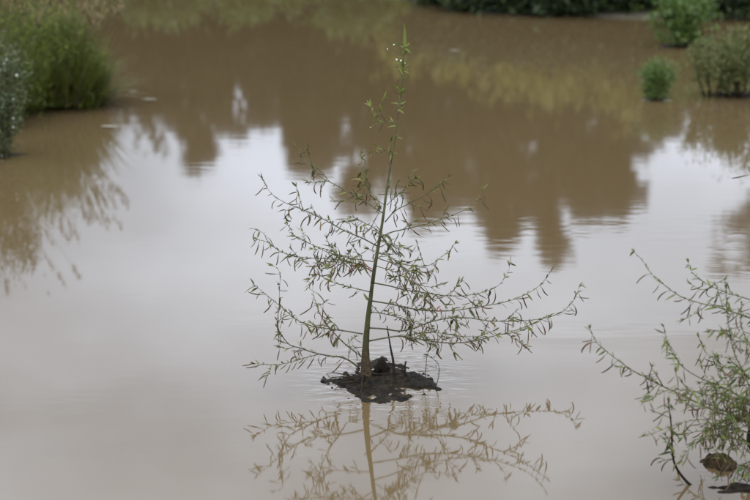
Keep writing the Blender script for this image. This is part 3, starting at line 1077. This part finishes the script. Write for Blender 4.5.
for k, (x, y, h, rx) in enumerate(((-3.4, 19.0, 0.22, 0.6), (-2.3, 18.7, 0.30, 0.55), (-1.2, 18.6, 0.16, 0.5), (-0.2, 18.6, 0.35, 0.5))):
    leafy('grassy_shrub', Vector((x, y, ground_z(x, y))), rx, 0.4, h, 14, 2200, M['bushleaf'], f'low green shrub mirrored at the top left of the pond, {ords[k]} from the left', 'shrub',
          lsize=0.12, lw=0.2, group='low green shrubs beyond the far left shore', spread=0.5, gap=0.05, low=0.0)
for k, (x, y, h, rx) in enumerate(((0.75, 19.5, 0.75, 0.7), (1.7, 19.8, 1.25, 0.9), (2.8, 19.6, 1.35, 0.9), (3.9, 19.0, 1.05, 0.8), (4.9, 18.4, 0.9, 0.8))):
    leafy('yellow_green_shrub', Vector((x, y, ground_z(x, y))), rx, 0.7, h, 16, 6000, M['yellowleaf'], f'yellow green shrub beyond the far bank mirrored in the water, {ords[k]} of its row', 'shrub',
          lsize=0.13, lw=0.34, group='yellow green shrubs beyond the far bank', spread=0.45, gap=0.05, low=0.0)
# grass covering the far bank
gm = MB()
for _ in range(16000):
    x = rnd(-8, 8)
    y = shore(x) + 0.12 + 7.5 * random.random() ** 1.6
    if noise.noise(Vector((x * 0.9, y * 0.9, 8))) < -0.28:
        continue
    blade(gm, Vector((x, y, ground_z(x, y) - 0.01)), Vector((rnd(-0.4, 0.4), rnd(-0.4, 0.4), 1)), rnd(0.08, 0.24), 0.014, rnd(0.2, 1.0), random.random(), 2)
o = gm.build('bank_grass', M['sedge'])
tag(o, 'short olive grass covering the far bank of the pond', 'grass', None, 'stuff')
# dark thicket under the trees
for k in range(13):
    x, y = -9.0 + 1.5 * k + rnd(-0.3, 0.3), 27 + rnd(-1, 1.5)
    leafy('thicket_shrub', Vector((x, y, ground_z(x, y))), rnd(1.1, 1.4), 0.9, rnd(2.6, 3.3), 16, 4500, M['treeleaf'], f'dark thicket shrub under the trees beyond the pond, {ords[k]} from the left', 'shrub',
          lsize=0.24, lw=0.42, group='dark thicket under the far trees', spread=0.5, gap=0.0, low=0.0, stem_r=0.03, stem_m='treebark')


# ------------------------------------------------------------------ trees beyond the pond, mirrored in the water
def tree(name, base, h, cr_, label, n=3800, trunk=0.10, crown_lo=0.25, lsize=0.15, mt='treeleaf', group='trees beyond the pond mirrored in the water', gap=0.32):
    root = empty(name, base, label, 'tree', group)
    b = MB()
    top = base + Vector((rnd(-0.3, 0.3), rnd(-0.3, 0.3), h * 0.93))
    q = spline([base - Vector((0, 0, 0.2)), base.lerp(top, 0.35) + rdir() * 0.12, base.lerp(top, 0.7) + rdir() * 0.15, top], 4)
    b.tube(q, [trunk * (1 - 0.88 * i / (len(q) - 1)) for i in range(len(q))], 8)
    b.build('trunk', M['treebark'], root)
    S = arclen(q)
    cl = []
    lo = crown_lo
    for k in range(16):
        f = lo + (0.97 - lo) * (k + rnd(0, 0.9)) / 16
        p, t = along(q, S, S[-1] * f)
        u = (f - lo) / (1 - lo)
        reach = cr_ * (0.45 + 0.75 * math.sin(math.pi * min(1, 0.18 + 0.8 * u))) * rnd(0.6, 1.05)
        a = k * 2.4 + rnd(-0.5, 0.5)
        e = p + Vector((math.cos(a), math.sin(a), rnd(0.15, 0.7))) * reach
        e.z = min(e.z, base.z + h)
        lb = MB()
        ql = spline([p, p.lerp(e, 0.5) + Vector((0, 0, -0.05 * reach)) + rdir() * 0.08, e], 3)
        r0 = trunk * 0.38 * (1 - 0.6 * f)
        lb.tube(ql, [r0 * (1 - 0.8 * i / (len(ql) - 1)) + 0.004 for i in range(len(ql))], 5)
        lb.build('limb', M['treebark'], root)
        for g_ in (0.45, 0.7, 0.9, 1.05):
            cl.append((p.lerp(e, g_) + rdir() * 0.15, rnd(0.22, 0.42) * cr_ * 0.8))
    cl.append((top, 0.3 * cr_))
    fb = MB()
    seed = rnd(0, 90)
    for _ in range(n):
        c_, r = random.choice(cl)
        e = c_ + rdir() * r * random.random() ** 0.45
        if noise.noise(e * 1.7 + Vector((seed, 0, 0))) < gap - 0.55:
            continue
        l = lsize * rnd(0.5, 1.3)
        x = (rdir() + Vector((0, 0, -0.3))).normalized()
        y = x.cross(rdir()).normalized() * l * 0.22
        fb.add([e, e + x * l * 0.5 + y, e + x * l, e + x * l * 0.5 - y], [(0, 1, 2, 3)], random.random())
    o = fb.build('crown', M[mt], root, smooth=False)
    o['kind'] = 'stuff'
    return root


def mirror_h(py, Y):                          # height whose mirror image falls on photo row py
    d = ray(375, py)
    return -d.z / d.y * Y - CAM_H


TREES = [(395, 190, 110, 41), (455, 215, 120, 42), (520, 225, 120, 41), (585, 205, 110, 42), (-60, 150, 120, 36), (20, 128, 120, 37), (105, 122, 110, 35), (160, 112, 70, 39), (218, 166, 78, 34), (275, 132, 80, 37), (315, 178, 80, 34), (365, 222, 110, 36),
         (430, 232, 110, 33), (490, 262, 105, 35), (548, 276, 90, 34), (610, 228, 100, 36), (655, 138, 70, 38), (706, 108, 90, 40), (765, 112, 90, 40)]
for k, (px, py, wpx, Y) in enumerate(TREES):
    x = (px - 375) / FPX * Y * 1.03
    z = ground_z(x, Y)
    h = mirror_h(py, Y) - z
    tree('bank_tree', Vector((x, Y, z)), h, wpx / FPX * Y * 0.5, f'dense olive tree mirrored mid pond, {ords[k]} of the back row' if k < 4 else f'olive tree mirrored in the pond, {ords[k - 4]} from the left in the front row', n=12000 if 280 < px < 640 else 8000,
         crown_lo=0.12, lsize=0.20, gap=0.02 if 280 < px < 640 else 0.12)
Y = 31
x = (768 - 375) / FPX * Y
z = ground_z(x, Y)
tree('bank_tree', Vector((x, Y, z)), mirror_h(285, Y) - z, 0.75, 'tall bare stemmed tree with a high crown mirrored at the right edge', n=2600, crown_lo=0.80, trunk=0.07)

# trees added on the pond's flanks, outside the frame, to shade its far end
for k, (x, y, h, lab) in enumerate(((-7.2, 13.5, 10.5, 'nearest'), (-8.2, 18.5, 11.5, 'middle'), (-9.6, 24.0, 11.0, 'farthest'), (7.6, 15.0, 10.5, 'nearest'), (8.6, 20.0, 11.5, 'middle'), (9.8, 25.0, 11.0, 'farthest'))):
    tree('added_shade_tree', Vector((x, y, ground_z(x, y))), h, 2.7, f"unseen tree added for shade on the {'left' if x < 0 else 'right'} flank of the pond, {lab} of three", n=9000, trunk=0.16, crown_lo=0.2, lsize=0.34, group='unseen trees added to shade the pond', gap=0.05)
